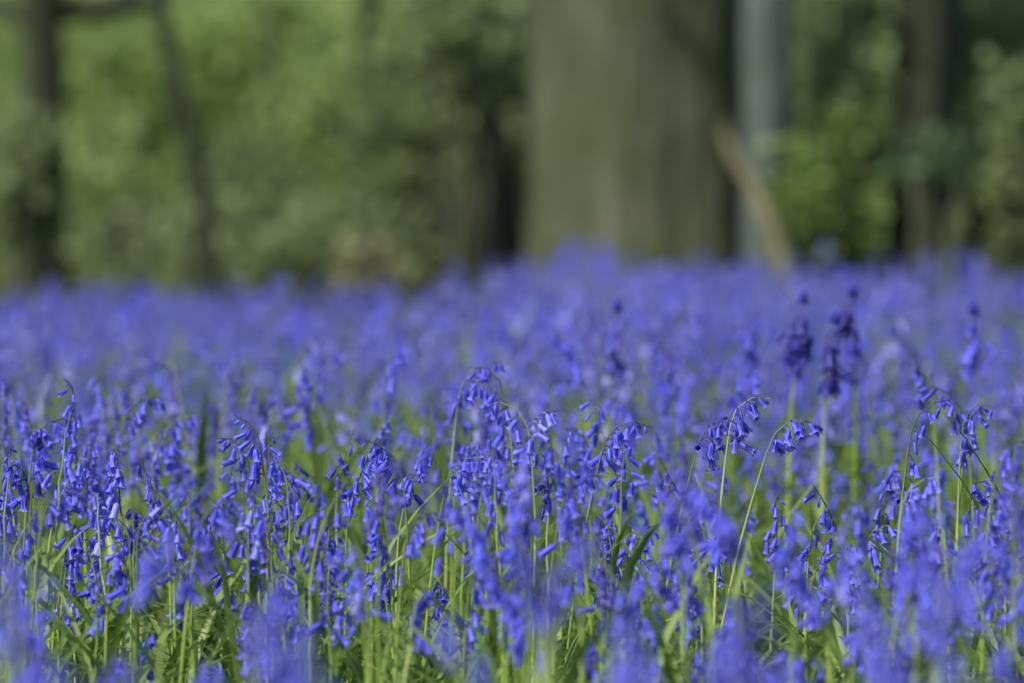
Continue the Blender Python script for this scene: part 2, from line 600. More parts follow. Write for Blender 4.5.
def build_plant(base, sp, r, nleaf, label, group, sub_scale=1.0, upright_leaf=None):
    """one bluebell as a thing: stem, bells, buds, leaves as parts"""
    root = empty('bluebell', base)
    pv = float(r.random()) if not sp['dark'] else 0.5
    tag(root, label, 'bluebell', group)
    st = stem_geo(sp, 6, 2, 1.5 if sub_scale > 1.01 else 1.0)
    link('stem', make_mesh('stem', st, [M['stem']]), root).color = (float(r.random()), 0, 0, 1)
    fm = FLD_MESH if sp['dark'] else FL_MESH
    for (p, az, tt, i) in sp['fs']:
        s = (0.97 - 0.30 * (i / max(1, sp['n'] - 1))) * sub_scale * (0.9 + 0.2 * r.random())
        top = i >= sp['n'] - (2 if sp['n'] > 5 else 1)
        if top and sp['nod'] > 0.5 and r.random() < 0.6:
            me, nm = random.choice(BDD_MESH if sp['dark_tip'] else BD_MESH), 'flower_bud'
        else:
            me, nm = random.choice(fm), 'bell_flower'
        b_ = link(nm, me, root, mtx=Matrix.Translation(p) @ Matrix.Rotation(az, 4, 'Z') @ Matrix.Rotation(r.normal(0, 0.22), 4, 'X') @ Matrix.Rotation(0.12 + r.normal(0, 0.18), 4, 'Y') @ Matrix.Scale(s, 4))
        b_.color = (pv, pv, pv, 1)
    if sp['dark_tip'] and sp['nod'] <= 0.9:
        d = Vector(sp['P'][-1] - sp['P'][-2]).normalized()
        q = Vector((0, 0, 1)).rotation_difference(d).to_matrix().to_4x4()
        link('bud_cluster', TIP_MESH, root, mtx=Matrix.Translation(sp['P'][-1] - np.array(d) * 0.004) @ q @ Matrix.Scale(1.25, 4))
    a0 = r.random() * 6.28
    for k in range(nleaf):
        b_ = link('leaf', random.choice(LEAF_MESH), root, mtx=Matrix.Rotation(a0 + k * 6.28 / nleaf + r.normal(0, 0.4), 4, 'Z') @ Matrix.Scale((0.8 + 0.4 * r.random()) * (0.6 if base[1] < 3.8 else 1.0), 4))
        b_.color = (float(r.random()), 0, 0, 1)
    if upright_leaf is not None:
        az, ln = upright_leaf
        o = link('leaf', LEAF_UP_MESH[0], root, mtx=Matrix.Rotation(az, 4, 'Z') @ Matrix.Scale(ln, 4))
        o['label'] = 'pale upright leaf blade'
    return root


def plant_arr(sp, r, detail, nleaf):
    """the same bluebell as one block of arrays. materials 0 petal 1 stem 2 leaf 3 petal_dark"""
    g = Geo()
    s_ = stem_geo(sp, 5 if detail == 2 else 3, detail).arr()
    g.add_arr(s_, np.eye(3), (0, 0, 0), None, 1)
    for (p, az, tt, i) in sp['fs']:
        s = (0.97 - 0.30 * (i / max(1, sp['n'] - 1))) * (0.9 + 0.2 * r.random())
        top = i >= sp['n'] - 1 and r.random() < 0.6
        src = BD[detail] if top else FL[detail]
        a = src[r.integers(len(src))]
        g.add_arr(a, rotz3(az) * s, p, r.random() * 0.25)
    L_ = LEAF if detail == 2 else LEAF_LO
    a0 = r.random() * 6.28
    for k in range(nleaf):
        a = L_[r.integers(len(L_))]
        g.add_arr(a, rotz3(a0 + k * 6.28 / max(1, nleaf) + r.normal(0, 0.4)) * (0.8 + 0.4 * r.random()), (0, 0, 0), r.random() * 0.3, 2)
    return g.arr()


# ------------------------------------------------------------------ hero bluebells seen one by one in the photograph
LEFT, RIGHT, AWAY, TOWARD = PI, 0.0, PI / 2, -PI / 2
heroes = []


def hero(px, py, Y, nod_az, nod, n, label, dark_tip=False, dark=False, lean=0.0, start=None, up=None, nleaf=3, scale=1.0):
    heroes.append(dict(px=px, py=py, Y=Y, az=nod_az, nod=nod, n=n, label=label, dark_tip=dark_tip, dark=dark, lean=lean, start=start, up=up, nleaf=nleaf, scale=scale))


hero(802, 297, 5.95, RIGHT, 0.10, 15, 'tall upright bluebell with dark bud tip, first of the three standing above the carpet', True, True, 0.02, 0.85, scale=1.45)
hero(834, 318, 5.85, RIGHT, 0.12, 13, 'tall dark upright bluebell in the middle of the three raised dark-tipped stems', True, True, 0.0, 0.84, scale=1.45)
hero(853, 291, 6.0, LEFT, 0.10, 11, 'tallest dark-tipped upright bluebell, last of the three raised above the carpet', True, True, -0.04, 0.87, scale=1.45)
hero(760, 303, 6.4, RIGHT, 0.35, 13, 'tall soft-focus bluebell with a pale tip standing left of the three dark tips', False, False, 0.0, 0.70, scale=1.25)
hero(617, 306, 6.2, RIGHT, 0.08, 11, 'upright bluebell with small dark bud tip standing below the big oak trunk', True, False, 0.0, 0.80, scale=1.25)
hero(974, 309, 6.1, LEFT, 0.12, 10, 'upright bluebell with dark bud tip near the dark right-hand trunk', True, False, 0.0, 0.78, scale=1.25)
hero(35, 441, 4.7, RIGHT, 0.06, 2, 'thin straight bluebell stem topped by a small dark indigo bud cone', True, True, 0.03, 0.90)
hero(152, 392, 5.3, RIGHT, 1.75, 8, 'tall arching bluebell with pale drooping tip bud on the left side', False, False, -0.05, 0.66)
hero(752, 391, 4.8, RIGHT, 1.75, 11, 'sharp bluebell on a dark arched stem with one bud pointing right', True, False, 0.0, 0.80)
hero(790, 414, 4.75, RIGHT, 2.2, 11, 'sharp bluebell on a pale green hooked stem with a tight bunch of bells', False, False, 0.16, 0.82)
hero(722, 413, 4.9, RIGHT, 1.9, 11, 'bluebell on a pale green stem curving right beside the dark arched stem', False, False, 0.12, 0.84)
hero(490, 357, 5.25, RIGHT, 1.7, 10, 'highest bluebell of the central clump below the trunk edge', False, False, 0.0, 0.64)
hero(462, 372, 5.1, LEFT, 1.5, 10, 'many-belled bluebell nodding left in the central clump', False, False, 0.0, 0.60)
hero(428, 436, 4.95, RIGHT, 0.4, 11, 'bluebell with slim upright top in front of the pale upright leaf blade', False, False, 0.0, 0.74)
hero(365, 432, 4.8, LEFT, 1.2, 9, 'sharp bluebell with white glinting tip left of the central clump', False, False, 0.0, 0.66)
hero(480, 452, 4.7, RIGHT, 2.0, 11, 'sharp bluebell hooked over to the right in the central clump', False, False, 0.05, 0.66)
hero(588, 385, 5.15, LEFT, 0.35, 11, 'bluebell with slim closed top rising right of the central clump', False, False, 0.0, 0.70)
hero(560, 405, 5.05, RIGHT, 1.6, 9, 'dense bluebell nodding right between the central clump and the oak', False, False, 0.0, 0.62)
hero(540, 325, 6.1, LEFT, 1.4, 9, 'soft-focus bluebell with a lit arched top in line with the oak base', False, False, 0.0, 0.66)
hero(412, 335, 5.9, RIGHT, 1.3, 8, 'soft-focus bluebell beside the pale upright leaf blade', False, False, 0.0, 0.66, up=(2.6, 1.15))
hero(635, 416, 4.9, RIGHT, 1.9, 8, 'bluebell hanging its bells from a pale stem arched right, below the oak', False, False, 0.1, 0.76)
hero(660, 452, 4.65, LEFT, 0.5, 4, 'single slim bluebell stem with a few level-pointing bells', False, False, 0.0, 0.88)
hero(918, 380, 5.2, LEFT, 1.5, 9, 'dark stemmed bluebell with drooping bells below the dark right-hand trunk', False, False, 0.0, 0.68)
hero(985, 393, 5.0, RIGHT, 1.2, 6, 'nearly bare dark bluebell stem with bent tip at the right side', True, False, -0.04, 0.80)
hero(898, 352, 5.5, LEFT, 1.3, 8, 'soft bluebell leaning left behind the dark stemmed one', False, False, 0.0, 0.66)
hero(215, 430, 5.0, LEFT, 1.6, 9, 'bluebell with pale hooked stem right of the tall arching one', False, False, 0.0, 0.70)
hero(243, 484, 4.5, LEFT, 1.1, 7, 'sharp bluebell whose thin tip bends left over a leafy gap', False, False, 0.0, 0.74)
hero(72, 488, 4.55, RIGHT, 1.9, 10, 'full bluebell arching right next to the thin dark-tipped stem', False, False, 0.0, 0.68)
hero(430, 505, 4.4, RIGHT, 1.7, 9, 'bluebell with a green leaf tip beside its stem at mid bottom', False, False, 0.0, 0.7)
hero(650, 570, 3.9, RIGHT, 1.6, 9, 'bluebell bending right beside a bright green stem near the bottom', False, False, 0.0, 0.72)
# soft blobs close to the lens
hero(915, 548, 3.05, LEFT, 1.2, 9, 'large blurred bluebell close to the lens at the lower right', False, False, 0.0, 0.74, scale=1.009)
hero(995, 515, 3.15, RIGHT, 1.2, 9, 'large blurred bluebell at the right edge close to the lens', False, False, 0.0, 0.70, scale=1.009)
hero(690, 470, 3.55, LEFT, 1.1, 8, 'blurred bluebell floating before the sharp hooked stems', False, False, 0.0, 0.78)
hero(600, 522, 3.3, RIGHT, 1.4, 10, 'blurred violet bluebell mass in the middle lower area', False, False, 0.0, 0.72)
hero(508, 530, 3.2, LEFT, 1.4, 10, 'blurred pale-topped bluebell just left of the middle', False, False, 0.0, 0.72)
hero(185, 520, 3.5, RIGHT, 1.4, 9, 'blurred bluebell standing over the lower left leaves', False, False, 0.0, 0.7)
hero(248, 600, 2.85, LEFT, 1.4, 10, 'blurred blue clump close to the lens left of a pale stem', False, False, 0.0, 0.7, scale=1.009)
hero(140, 640, 2.6, RIGHT, 1.3, 10, 'very blurred bluebell at the bottom edge near the left corner', False, False, 0.0, 0.72, scale=1.009)
hero(60, 645, 2.5, RIGHT, 1.3, 10, 'very blurred bluebell filling the bottom left corner', False, False, 0.0, 0.72, scale=1.009)
hero(290, 560, 3.25, RIGHT, 1.3, 8, 'blurred bluebell over bright stems left of the middle', False, False, 0.0, 0.74)
hero(600, 605, 2.95, LEFT, 1.4, 9, 'blurred deep blue bluebell low in the middle', False, False, 0.0, 0.72, scale=1.009)
hero(735, 615, 2.75, RIGHT, 1.3, 10, 'blurred dark blue bluebell low right of the middle', False, False, 0.0, 0.7, scale=1.009)
hero(855, 612, 2.65, LEFT, 1.3, 10, 'very blurred deep blue bluebell in the lower right', False, False, 0.0, 0.7, scale=1.009)
hero(800, 640, 2.55, RIGHT, 1.2, 10, 'very blurred bluebell at the bottom edge right of the middle', False, False, 0.0, 0.7, scale=1.009)
hero(900, 650, 2.5, RIGHT, 1.2, 9, 'very blurred bluebell at the bottom edge below the dark trunk', False, False, 0.0, 0.7, scale=1.009)
hero(448, 585, 2.9, LEFT, 0.3, 4, 'blurred bluebell with a broad pale upright leaf in the lower middle', False, False, 0.0, 0.88, up=(1.2, 0.95), scale=1.009)

group_field = 'bluebells growing in the near part of the carpet'
hero_xy = []
for i, h in enumerate(heroes):
    r = np.random.default_rng(900 + i)
    apex_z = px_z(h['py'], h['Y'])
    ax = px_x(h['px'], h['Y'])
    g0 = float(gz(ax, h['Y']))
    sp = plant_spec(r, apex_z - g0 - 0.004, h['az'], h['nod'], h['n'] + (3 if h['n'] > 6 else 0), h['dark_tip'], h['lean'], max(h['start'] or 0, 0.79 + 0.05 * r.random()), h['dark'])
    ia = int(np.argmax(sp['P'][:, 2]))
    bx, by = ax - sp['P'][ia, 0], h['Y'] - sp['P'][ia, 1]
    build_plant((bx, by, float(gz(bx, by)) - 0.004), sp, r, h['nleaf'], h['label'], group_field, h['scale'], h['up'])
    hero_xy.append((ax, h['Y'], h['py']))
hero_xy = np.array(hero_xy)

# ------------------------------------------------------------------ the rest of the carpet: jittered spots
FIELD_Y0, FIELD_Y1 = 1.95, 14.6
DENS = 255.0


def half_width(y):
    return 0.12 * y * 1.12 + 1.1


cell = 1.0 / math.sqrt(DENS)
spots = []
ys = np.arange(FIELD_Y0, FIELD_Y1, cell)
for y in ys:
    hw = half_width(y)
    xs = np.arange(-hw, hw, cell)
    jx = xs + rng.uniform(-0.5, 0.5, len(xs)) * cell * 1.3
    jy = y + rng.uniform(-0.5, 0.5, len(xs)) * cell * 1.3
    spots.append(np.stack([jx, jy], 1))
spots = np.concatenate(spots)
# clearings: patchy density from a few sine waves
dn = 0.5 + 0.25 * np.sin(spots[:, 0] * 4.3 + 1.2 * np.sin(spots[:, 1] * 1.7)) + 0.25 * np.sin(spots[:, 1] * 3.1 + spots[:, 0] * 2.0 + 0.7)
keep = rng.random(len(spots)) < (0.30 + 0.85 * dn) * (1 - 0.45 * ss(spots[:, 1], 6.0, 8.0) * (np.sin(spots[:, 0] * 3.3 + spots[:, 1] * 1.1) * np.sin(spots[:, 1] * 1.45 + 0.6) > 0.1)) * (0.14 + 0.86 * ss(spots[:, 1], 3.2, 4.6))
# leafy gaps of the photograph (x, y, radius) on the ground
for (gx, gy, gr) in ((px_x(640, 4.6), 4.55, 0.10), (px_x(860, 4.4), 4.35, 0.12), (px_x(700, 5.3), 5.2, 0.10), (px_x(420, 3.9), 3.9, 0.13), (px_x(250, 4.1), 4.1, 0.10),
                     (px_x(90, 7.0), 6.9, 0.16), (px_x(335, 6.6), 6.5, 0.15), (px_x(20, 6.0), 5.9, 0.10), (px_x(960, 6.2), 6.2, 0.12), (px_x(235, 8.6), 8.6, 0.27), (px_x(130, 9.8), 9.8, 0.2), (px_x(560, 8.0), 8.0, 0.12), (px_x(700, 9.5), 9.5, 0.2), (px_x(440, 10.5), 10.5, 0.2), (px_x(880, 8.5), 8.5, 0.16), (px_x(780, 3.6), 3.6, 0.12), (px_x(120, 4.3), 4.2, 0.08), (px_x(520, 3.6), 3.7, 0.10)):
    d = np.hypot(spots[:, 0] - gx, (spots[:, 1] - gy) * (0.8 if gy < 5.5 else 0.3))
    keep &= (d > gr) | (rng.random(len(spots)) < 0.18)
spots = spots[keep]
# keep the sight line to the hero plants reasonably open
dx = spots[:, None, 0] - hero_xy[None, :, 0] * (spots[:, None, 1] / hero_xy[None, :, 1])
far_h = hero_xy[None, :, 1] > 5.8
blk = (np.abs(dx) < np.where(far_h, 0.03, 0.018)) & (spots[:, None, 1] < hero_xy[None, :, 1] + 0.02) & (spots[:, None, 1] > hero_xy[None, :, 1] - np.where(far_h, 0.9, 0.55)) & (hero_xy[None, :, 1] > 4.3)
spots = spots[~blk.any(1)]
spots = spots[np.argsort(spots[:, 1])]

hgt = 0.295 + 0.025 * np.sin(spots[:, 0] * 2.6 + 0.5) * np.sin(spots[:, 1] * 1.9) + rng.normal(0, 0.05, len(spots))
for (cx, cy, sx, sy, up_) in ((px_x(490, 5.3), 5.3, 0.10, 0.4, 0.055), (px_x(560, 5.2), 5.2, 0.07, 0.3, 0.04), (px_x(900, 5.3), 5.3, 0.08, 0.3, 0.04), (px_x(150, 5.2), 5.2, 0.06, 0.3, 0.03),
                             (px_x(650, 4.6), 4.6, 0.10, 0.35, -0.05), (px_x(850, 4.4), 4.4, 0.08, 0.3, -0.04), (px_x(300, 5.6), 5.6, 0.08, 0.35, -0.04)):
    hgt = hgt + up_ * np.exp(-((spots[:, 0] - cx) / sx) ** 2 - ((spots[:, 1] - cy) / sy) ** 2)
low = rng.random(len(spots)) < 0.28 * (1 - ss(spots[:, 1], 5.4, 7.0))
hgt = np.where(low, hgt * rng.uniform(0.55, 0.85, len(spots)), hgt)
hgt = np.clip(hgt, 0.14, 0.42)
# hero plants on the horizon of the carpet: a few taller ones near the oak
near_oak = (np.abs(spots[:, 0] - px_x(560, 13.5)) < 0.2) & (spots[:, 1] > 12.5)
hgt[near_oak] += 0.05

in_view = np.abs(spots[:, 0]) < 0.12 * spots[:, 1] + 0.03
top_y = HORIZON + FPX * (CAM_H - hgt - gz(spots[:, 0], spots[:, 1])) / spots[:, 1]
in_view &= top_y < 700
N_IND = 300 - len(heroes)
ind_idx = np.where(in_view)[0][:N_IND]
is_ind = np.zeros(len(spots), bool)
is_ind[ind_idx] = True

NUM = ['zero', 'one', 'two', 'three', 'four', 'five', 'six', 'seven', 'eight', 'nine', 'ten', 'eleven', 'twelve', 'thirteen', 'fourteen', 'fifteen', 'sixteen']
LAND = [(50, "below the dark left trunk"), (125, "left of the sapling"), (210, "below the sapling"),
        (290, "right of the sapling"), (380, 'left of the dark hollow'), (470, 'below the dark hollow trunk'), (550, "below the oak's left edge"),
        (630, "below the oak"), (705, "below the oak's right edge"), (775, "below the leaning snag"), (850, "right of the snag"),
        (925, "below the dark right trunk"), (990, 'at the right edge')]


def field_label(px, y, tp, sp, dark_tip):
    land = min(LAND, key=lambda q: abs(q[0] - px))[1]
    row = ('very blurred' if y < 2.75 else 'blurred' if y < 3.5 else 'softish' if y < 4.2 else 'sharp')
    where = ('at the bottom edge' if tp > 640 else 'low' if tp > 560 else 'midway' if tp > 500 else 'higher up')
    c = math.cos(sp['nod_az'])
    nod = 'upright' if sp['nod'] < 0.5 else ('left-nodding' if c < -0.5 else 'right-nodding' if c > 0.5 else 'forward-nodding' if math.sin(sp['nod_az']) < 0 else 'backward-nodding')
    hh = 'short' if sp['height'] < 0.275 else 'tall' if sp['height'] > 0.325 else 'middling'
    bells = f"of {NUM[sp['n']]} bells"
    return (f"{row} {nod} bluebell {where} {land}", f"{row} {nod} bluebell {bells} {where} {land}", f"{row} {hh} {nod} bluebell {bells} {where} {land}")


pending = []
for i in ind_idx:
    r = np.random.default_rng(5000 + int(i))
    x, y = spots[i]
    up = r.random() < 0.34
    nod = 0.25 + 0.5 * r.random() if up else 0.95 + 1.1 * r.random()
    az = r.choice([LEFT, RIGHT, AWAY, TOWARD]) + r.normal(0, 0.5)
    sp = plant_spec(r, float(hgt[i]), az, nod, int(r.integers(8, 15)), False)
    px = 512 + FPX * x / y
    pending.append((x, y, px, sp, r, field_label(px, y, top_y[i], sp, False)))
final = [None] * len(pending)
for lev in (0, 1, 2):
    count = {}
    for p in pending:
        count[p[5][lev]] = count.get(p[5][lev], 0) + 1
    for j, p in enumerate(pending):
        if final[j] is None and count[p[5][lev]] == 1:
            final[j] = p[5][lev]
ties = {}
for j, p in enumerate(pending):
    if final[j] is None:
        ties.setdefault(p[5][2], []).append(j)
for lab, js in ties.items():
    js.sort(key=lambda j: pending[j][2])
    names = ['leftmost', 'rightmost'] if len(js) == 2 else ['leftmost', 'middle', 'rightmost'] if len(js) == 3 else ['leftmost'] + ['second', 'third', 'fourth', 'fifth', 'sixth', 'seventh'][:len(js) - 2] + ['rightmost']
    for nm, j in zip(names, js):
        final[j] = nm + ' ' + lab
for j, (x, y, px, sp, r, _c) in enumerate(pending):
    build_plant((x, y, float(gz(x, y)) - 0.004), sp, r, int(r.integers(2, 5)), final[j], group_field)

# ------------------------------------------------------------------ farther carpet: one uncountable mass
def templates(detail, count, seed):
    out = []
    for k in range(count):
        r = np.random.default_rng(seed + k)
        up = r.random() < 0.2
        sp = plant_spec(r, 0.30, r.random() * 6.28, 0.3 if up else 1.0 + 0.9 * r.random(), int(r.integers(7, 14)), False)
        out.append(plant_arr(sp, r, detail, int(r.integers(2, 4))))
    return out


TPL = {2: templates(2, 20, 100), 1: templates(1, 20, 300), 0: templates(0, 16, 500)}
g = Geo()
rest = np.where(~is_ind)[0]
for i in rest:
    x, y = spots[i]
    inv = abs(x) < 0.12 * y + 0.15
    d = 2 if (y < 6.2 and inv) else 1 if (y < 8.5 and inv) else 0
    if d == 0 and not inv and y < 8 and True:
        d = 1
    V, F, A, Rb, T, Mi = TPL[d][rng.integers(len(TPL[d]))]
    s = hgt[i] / 0.30
    m3 = rotz3(rng.random() * 6.28) @ np.diag([0.5 + 0.5 * s, 0.5 + 0.5 * s, s])
    g.add_arr((V, F, A, Rb, (T + rng.random() * 0.75).astype(np.float32), Mi), m3, (x, y, float(gz(x, y)) - 0.004))
ob = link('bluebell_carpet', make_mesh('bluebell_carpet', g, [M['petal'], M['stem'], M['leaf'], M['petal_dark']]))
tag(ob, 'soft carpet of countless bluebells stretching back to the trees', 'bluebell carpet', kind='stuff')
print('field', len(spots), 'individuals', len(ind_idx) + len(heroes), 'max y of individuals', spots[ind_idx[-1]][1], 'verts', g.n)

# leafy floor between the bluebells
g = Geo()
ybins = np.arange(1.7, 14.6, 0.1)
for y in ybins:
    hw = half_width(y)
    dens = 330 if y < 7 else 110
    for _ in range(int(2 * hw * 0.1 * dens)):
        x = rng.uniform(-hw, hw)
        yy = y + rng.random() * 0.1
        L_ = LEAF if (yy < 7 and abs(x) < 0.12 * yy + 0.15) else LEAF_LO
        a = L_[rng.integers(len(L_))]
        s = 0.55 + 0.5 * rng.random()
        tilt = rng.random() * 0.7
        ct, st_ = math.cos(tilt), math.sin(tilt)
        m3 = rotz3(rng.random() * 6.28) @ np.array([[ct, 0, st_], [0, 1, 0], [-st_, 0, ct]]) * s
        g.add_arr(a, m3, (x, yy, float(gz(x, yy)) - 0.002), rng.random())
ob = link('undergrowth', make_mesh('undergrowth', g, [M['leaf']]))
tag(ob, 'bed of glossy green strap leaves between the bluebell stems', 'leaves', kind='stuff')


# ------------------------------------------------------------------ background wood
def leaf_cloud(centres, radii, n, size, r, tone_lo=0.0, tone_hi=1.0, flat=0.8):
    """n small folded leaf faces gathered in clumps"""
    k = len(centres)
    which = r.integers(0, k, n)
    ctone = r.uniform(0, 1, k)
    ax_ = r.normal(0, 1, (k, 3)) + np.array([0.35, 0, 0.5])
    ax_ /= np.linalg.norm(ax_, axis=1)[:, None]
    P = centres[which] + r.normal(0, 0.38, (n, 3)) * radii[which][:, None] * np.array([1, 1, flat]) + ax_[which] * (r.normal(0, 1.0, n) * radii[which])[:, None]
    d = r.normal(0, 1, (n, 3))
    d[:, 2] -= 0.3
    d /= np.linalg.norm(d, axis=1)[:, None]
    q = np.cross(d, r.normal(0, 1, (n, 3)))
    q /= np.linalg.norm(q, axis=1)[:, None] + 1e-9
    s = size * r.uniform(0.6, 1.3, n)[:, None]
    V = np.stack([P, P + d * s * 0.5 + q * s * 0.28, P + d * s, P + d * s * 0.5 - q * s * 0.28], 1).reshape(-1, 3)
    F = np.arange(4 * n).reshape(n, 4)
    tone = 0.42 + 0.58 * np.clip(tone_lo + (tone_hi - tone_lo) * (0.7 * ctone[which] + 0.3 * r.random(n)), 0, 1)  # tone floor lifts the leaf colour in place of hazy light
    g = Geo()
    g.add(V, F, 0.5, 1.0, 0, np.repeat(tone, 4))
    return g


def shrub(px, pyc, Y, w_px, h_px, mat, label, n=2600, size=0.075, seed=0, tone=(0, 1)):
    r = np.random.default_rng(7000 + seed)
    x, zc = px_x(px, Y), px_z(pyc, Y)
    rx, rz = w_px / FPX * Y / 2, h_px / FPX * Y / 2
    g0 = float(gz(x, Y)) if Y < 30 else 0.0
    root = empty('shrub', (x, Y, g0))
    tag(root, label, 'shrub', 'shrubs along the wood edge')
    k = 150
    u = r.normal(0, 1, (k, 3))
    u /= np.linalg.norm(u, axis=1)[:, None]
    c = u * (r.random(k) ** 0.6)[:, None] * np.array([rx, min(rx, 1.2), rz]) * 1.35 + np.array([0, 0, zc - g0])
    c[:, 2] = np.maximum(c[:, 2], 0.08)
    link('foliage', make_mesh('foliage', leaf_cloud(c, r.uniform(0.03, 0.14, k) * (rx + rz), int(n * 0.56), size, r, *tone), [mat]), root)
    sg = Geo()
    for j in range(11):
        tgt = c[r.integers(k)]
        t = np.linspace(0, 1, 6)[:, None]
        b0 = np.array([r.normal(0, 0.06), r.normal(0, 0.06), -0.03])
        P = b0 * (1 - t) + tgt * t * 1.15 + np.array([0, 0, 0.25]) * (t * (1 - t)) + r.normal(0, 0.015, (6, 3)) * t
        tube(sg, P, np.linspace(0.02, 0.006, 6), 5, 0)
    link('branch', make_mesh('branch', sg, [M['bark_oak']]), root)
    return root


def trunk_geo(P, rad, n, r, flare=0.0, flute=0.06):
    P = np.asarray(P, float)
    k = len(P)
    a = np.linspace(0, 2 * PI, n, endpoint=False)
    h = P[:, 2] - P[0, 2]
    rough = np.ones((k, n))
    for f in (3, 5, 8, 13):
        ph = r.random() * 6.28
        rough += flute * (1.0 / (f ** 0.4)) * np.sin(f * a[None, :] + ph + 0.4 * h[:, None] * r.normal())
    rough += r.normal(0, flute * 0.25, (k, n))
    fl = flare * np.exp(-h / 0.28)[:, None] * (1 + 0.45 * np.sin(5 * a + r.random() * 6)[None, :])
    g = Geo()
    tube(g, P, rad, n, 0, rough=rough + fl)
    return g


def tree(name, px, Y, d_px, path, height, bark, fol, label, seed, flare=0.3, crown_r=2.2, crown_n=5000, flute=0.06, taper=0.55, crown_h=None, group=None, limbs=(), segs=26, crown_dx=0.0):
    """path: list of (px, py) the trunk axis passes through, from the base up; above the frame it goes on straight"""
    r = np.random.default_rng(8000 + seed)
    x = px_x(px, Y)
    g0 = float(gz(x, Y)) if Y < 30 else 0.0
    root = empty(name, (x, Y, g0))
    tag(root, label, 'tree', group)
    zs = np.linspace(-0.08, height, segs) if height > 3 else np.linspace(-0.08, height, 12)
    zs = -0.08 + (height + 0.08) * np.linspace(0, 1, segs) ** 1.6
    kx = np.array([px_x(p[0], Y) - x for p in path])
    kz = np.array([px_z(p[1], Y) - g0 for p in path])
    o_ = np.argsort(kz)
    X = np.interp(zs, kz[o_], kx[o_])
    top = kz.max()
    X = X + np.where(zs > top, 0.06 * (zs - top) * r.normal(), 0)
    Yo = 0.04 * np.sin(zs * 0.8 + r.random() * 6) * np.clip(zs, 0, 2)
    P = np.stack([X, Yo, zs], 1)
    r0 = d_px / FPX * Y / 2
    rad = r0 * np.interp(zs, [0, height], [1.0, taper])
    link('trunk', make_mesh('trunk', trunk_geo(P, rad, 40 if r0 > 0.25 else 16, r, flare, flute), [bark]), root)
    cr = crown_r
    ch = height if crown_h is None else crown_h
    cen = []
    for j in range(9):
        az = j * 2.4 + r.random()
        hb = height * (0.55 + 0.45 * r.random())
        p0 = np.array([np.interp(hb, zs, P[:, c]) for c in range(3)])
        ln = cr * (0.6 + 0.5 * r.random())
        t = np.linspace(0, 1, 7)[:, None]
        e = p0 + np.array([math.cos(az) * ln, math.sin(az) * ln, ln * (0.35 + 0.4 * r.random())])
        Q = p0 * (1 - t) + e * t + np.array([0, 0, 0.25 * ln]) * t * (1 - t) + r.normal(0, 0.05, (7, 3)) * t
        bg = Geo()
        tube(bg, Q, np.linspace(r0 * 0.32, r0 * 0.08, 7), 8, 0)
        link('branch', make_mesh('branch', bg, [bark]), root)
        for q in range(5):
            cen.append(e * 1.0 + r.normal(0, 0.32, 3) * cr - (e - p0) * r.random() * 0.5)
    for (lpx0, lpy0, lpx1, lpy1, lw, dy) in limbs:
        a = np.array([px_x(lpx0, Y) - x, 0, px_z(lpy0, Y) - g0])
        b = np.array([px_x(lpx1, Y) - x, dy, px_z(lpy1, Y) - g0])
        t = np.linspace(0, 1, 8)[:, None]
        Q = a * (1 - t) + b * t + r.normal(0, 0.012, (8, 3)) * t
        bg = Geo()
        w = lw / FPX * Y / 2
        tube(bg, Q, np.linspace(w, w * 0.45, 8), 8, 0)
        link('branch', make_mesh('branch', bg, [bark]), root)
    cen = np.array(cen)
    link('crown', make_mesh('crown', leaf_cloud(cen, np.full(len(cen), cr * 0.36), crown_n // 5, 0.11, r), [fol]), root)
    return root


# the big oak and its neighbours
tree('oak_tree', 645, 15.6, 226, [(645, 285), (643, 150), (641, 0)], 7.5, M['bark_oak'], M['fol_mid'], 'massive mossy olive-grey oak trunk with flared foot behind the bluebells', 1, 0.22, 3.2, 5000, 0.035, 0.72, segs=40)
tree('grey_tree', 767, 15.1, 52, [(768, 270), (767, 120), (766, 0)], 7.0, M['bark_grey'], M['fol_mid'], 'smooth dim blue-grey trunk close against the right side of the oak', 2, 0.12, 2.0, 3000, 0.03, 0.7)
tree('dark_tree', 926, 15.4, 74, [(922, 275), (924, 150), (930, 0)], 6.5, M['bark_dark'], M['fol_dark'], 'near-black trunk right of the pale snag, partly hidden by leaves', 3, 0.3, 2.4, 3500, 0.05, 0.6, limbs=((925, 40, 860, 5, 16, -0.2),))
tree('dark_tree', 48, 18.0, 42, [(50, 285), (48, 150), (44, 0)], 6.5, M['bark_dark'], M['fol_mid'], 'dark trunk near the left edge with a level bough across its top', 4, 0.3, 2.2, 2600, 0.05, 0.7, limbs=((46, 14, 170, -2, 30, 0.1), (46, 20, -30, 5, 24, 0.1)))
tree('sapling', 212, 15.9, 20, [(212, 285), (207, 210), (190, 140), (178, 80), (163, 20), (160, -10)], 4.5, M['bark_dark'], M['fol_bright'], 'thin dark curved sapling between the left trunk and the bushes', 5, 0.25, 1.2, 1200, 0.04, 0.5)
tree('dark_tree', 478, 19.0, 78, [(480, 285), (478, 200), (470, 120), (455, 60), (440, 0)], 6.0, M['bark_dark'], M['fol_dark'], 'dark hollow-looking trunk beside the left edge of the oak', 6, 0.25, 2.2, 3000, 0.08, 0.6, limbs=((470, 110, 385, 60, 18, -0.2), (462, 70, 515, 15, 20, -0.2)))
tree('sapling', 357, 20.0, 13, [(362, 280), (352, 150), (360, 60), (372, -10)], 4.5, M['bark_dark'], M['fol_bright'], 'slim dark sapling among the lime green leaves', 7, 0.2, 1.1, 1000, 0.04, 0.5, limbs=((356, 100, 420, 35, 10, 0.1), (356, 150, 300, 95, 9, 0.1)))
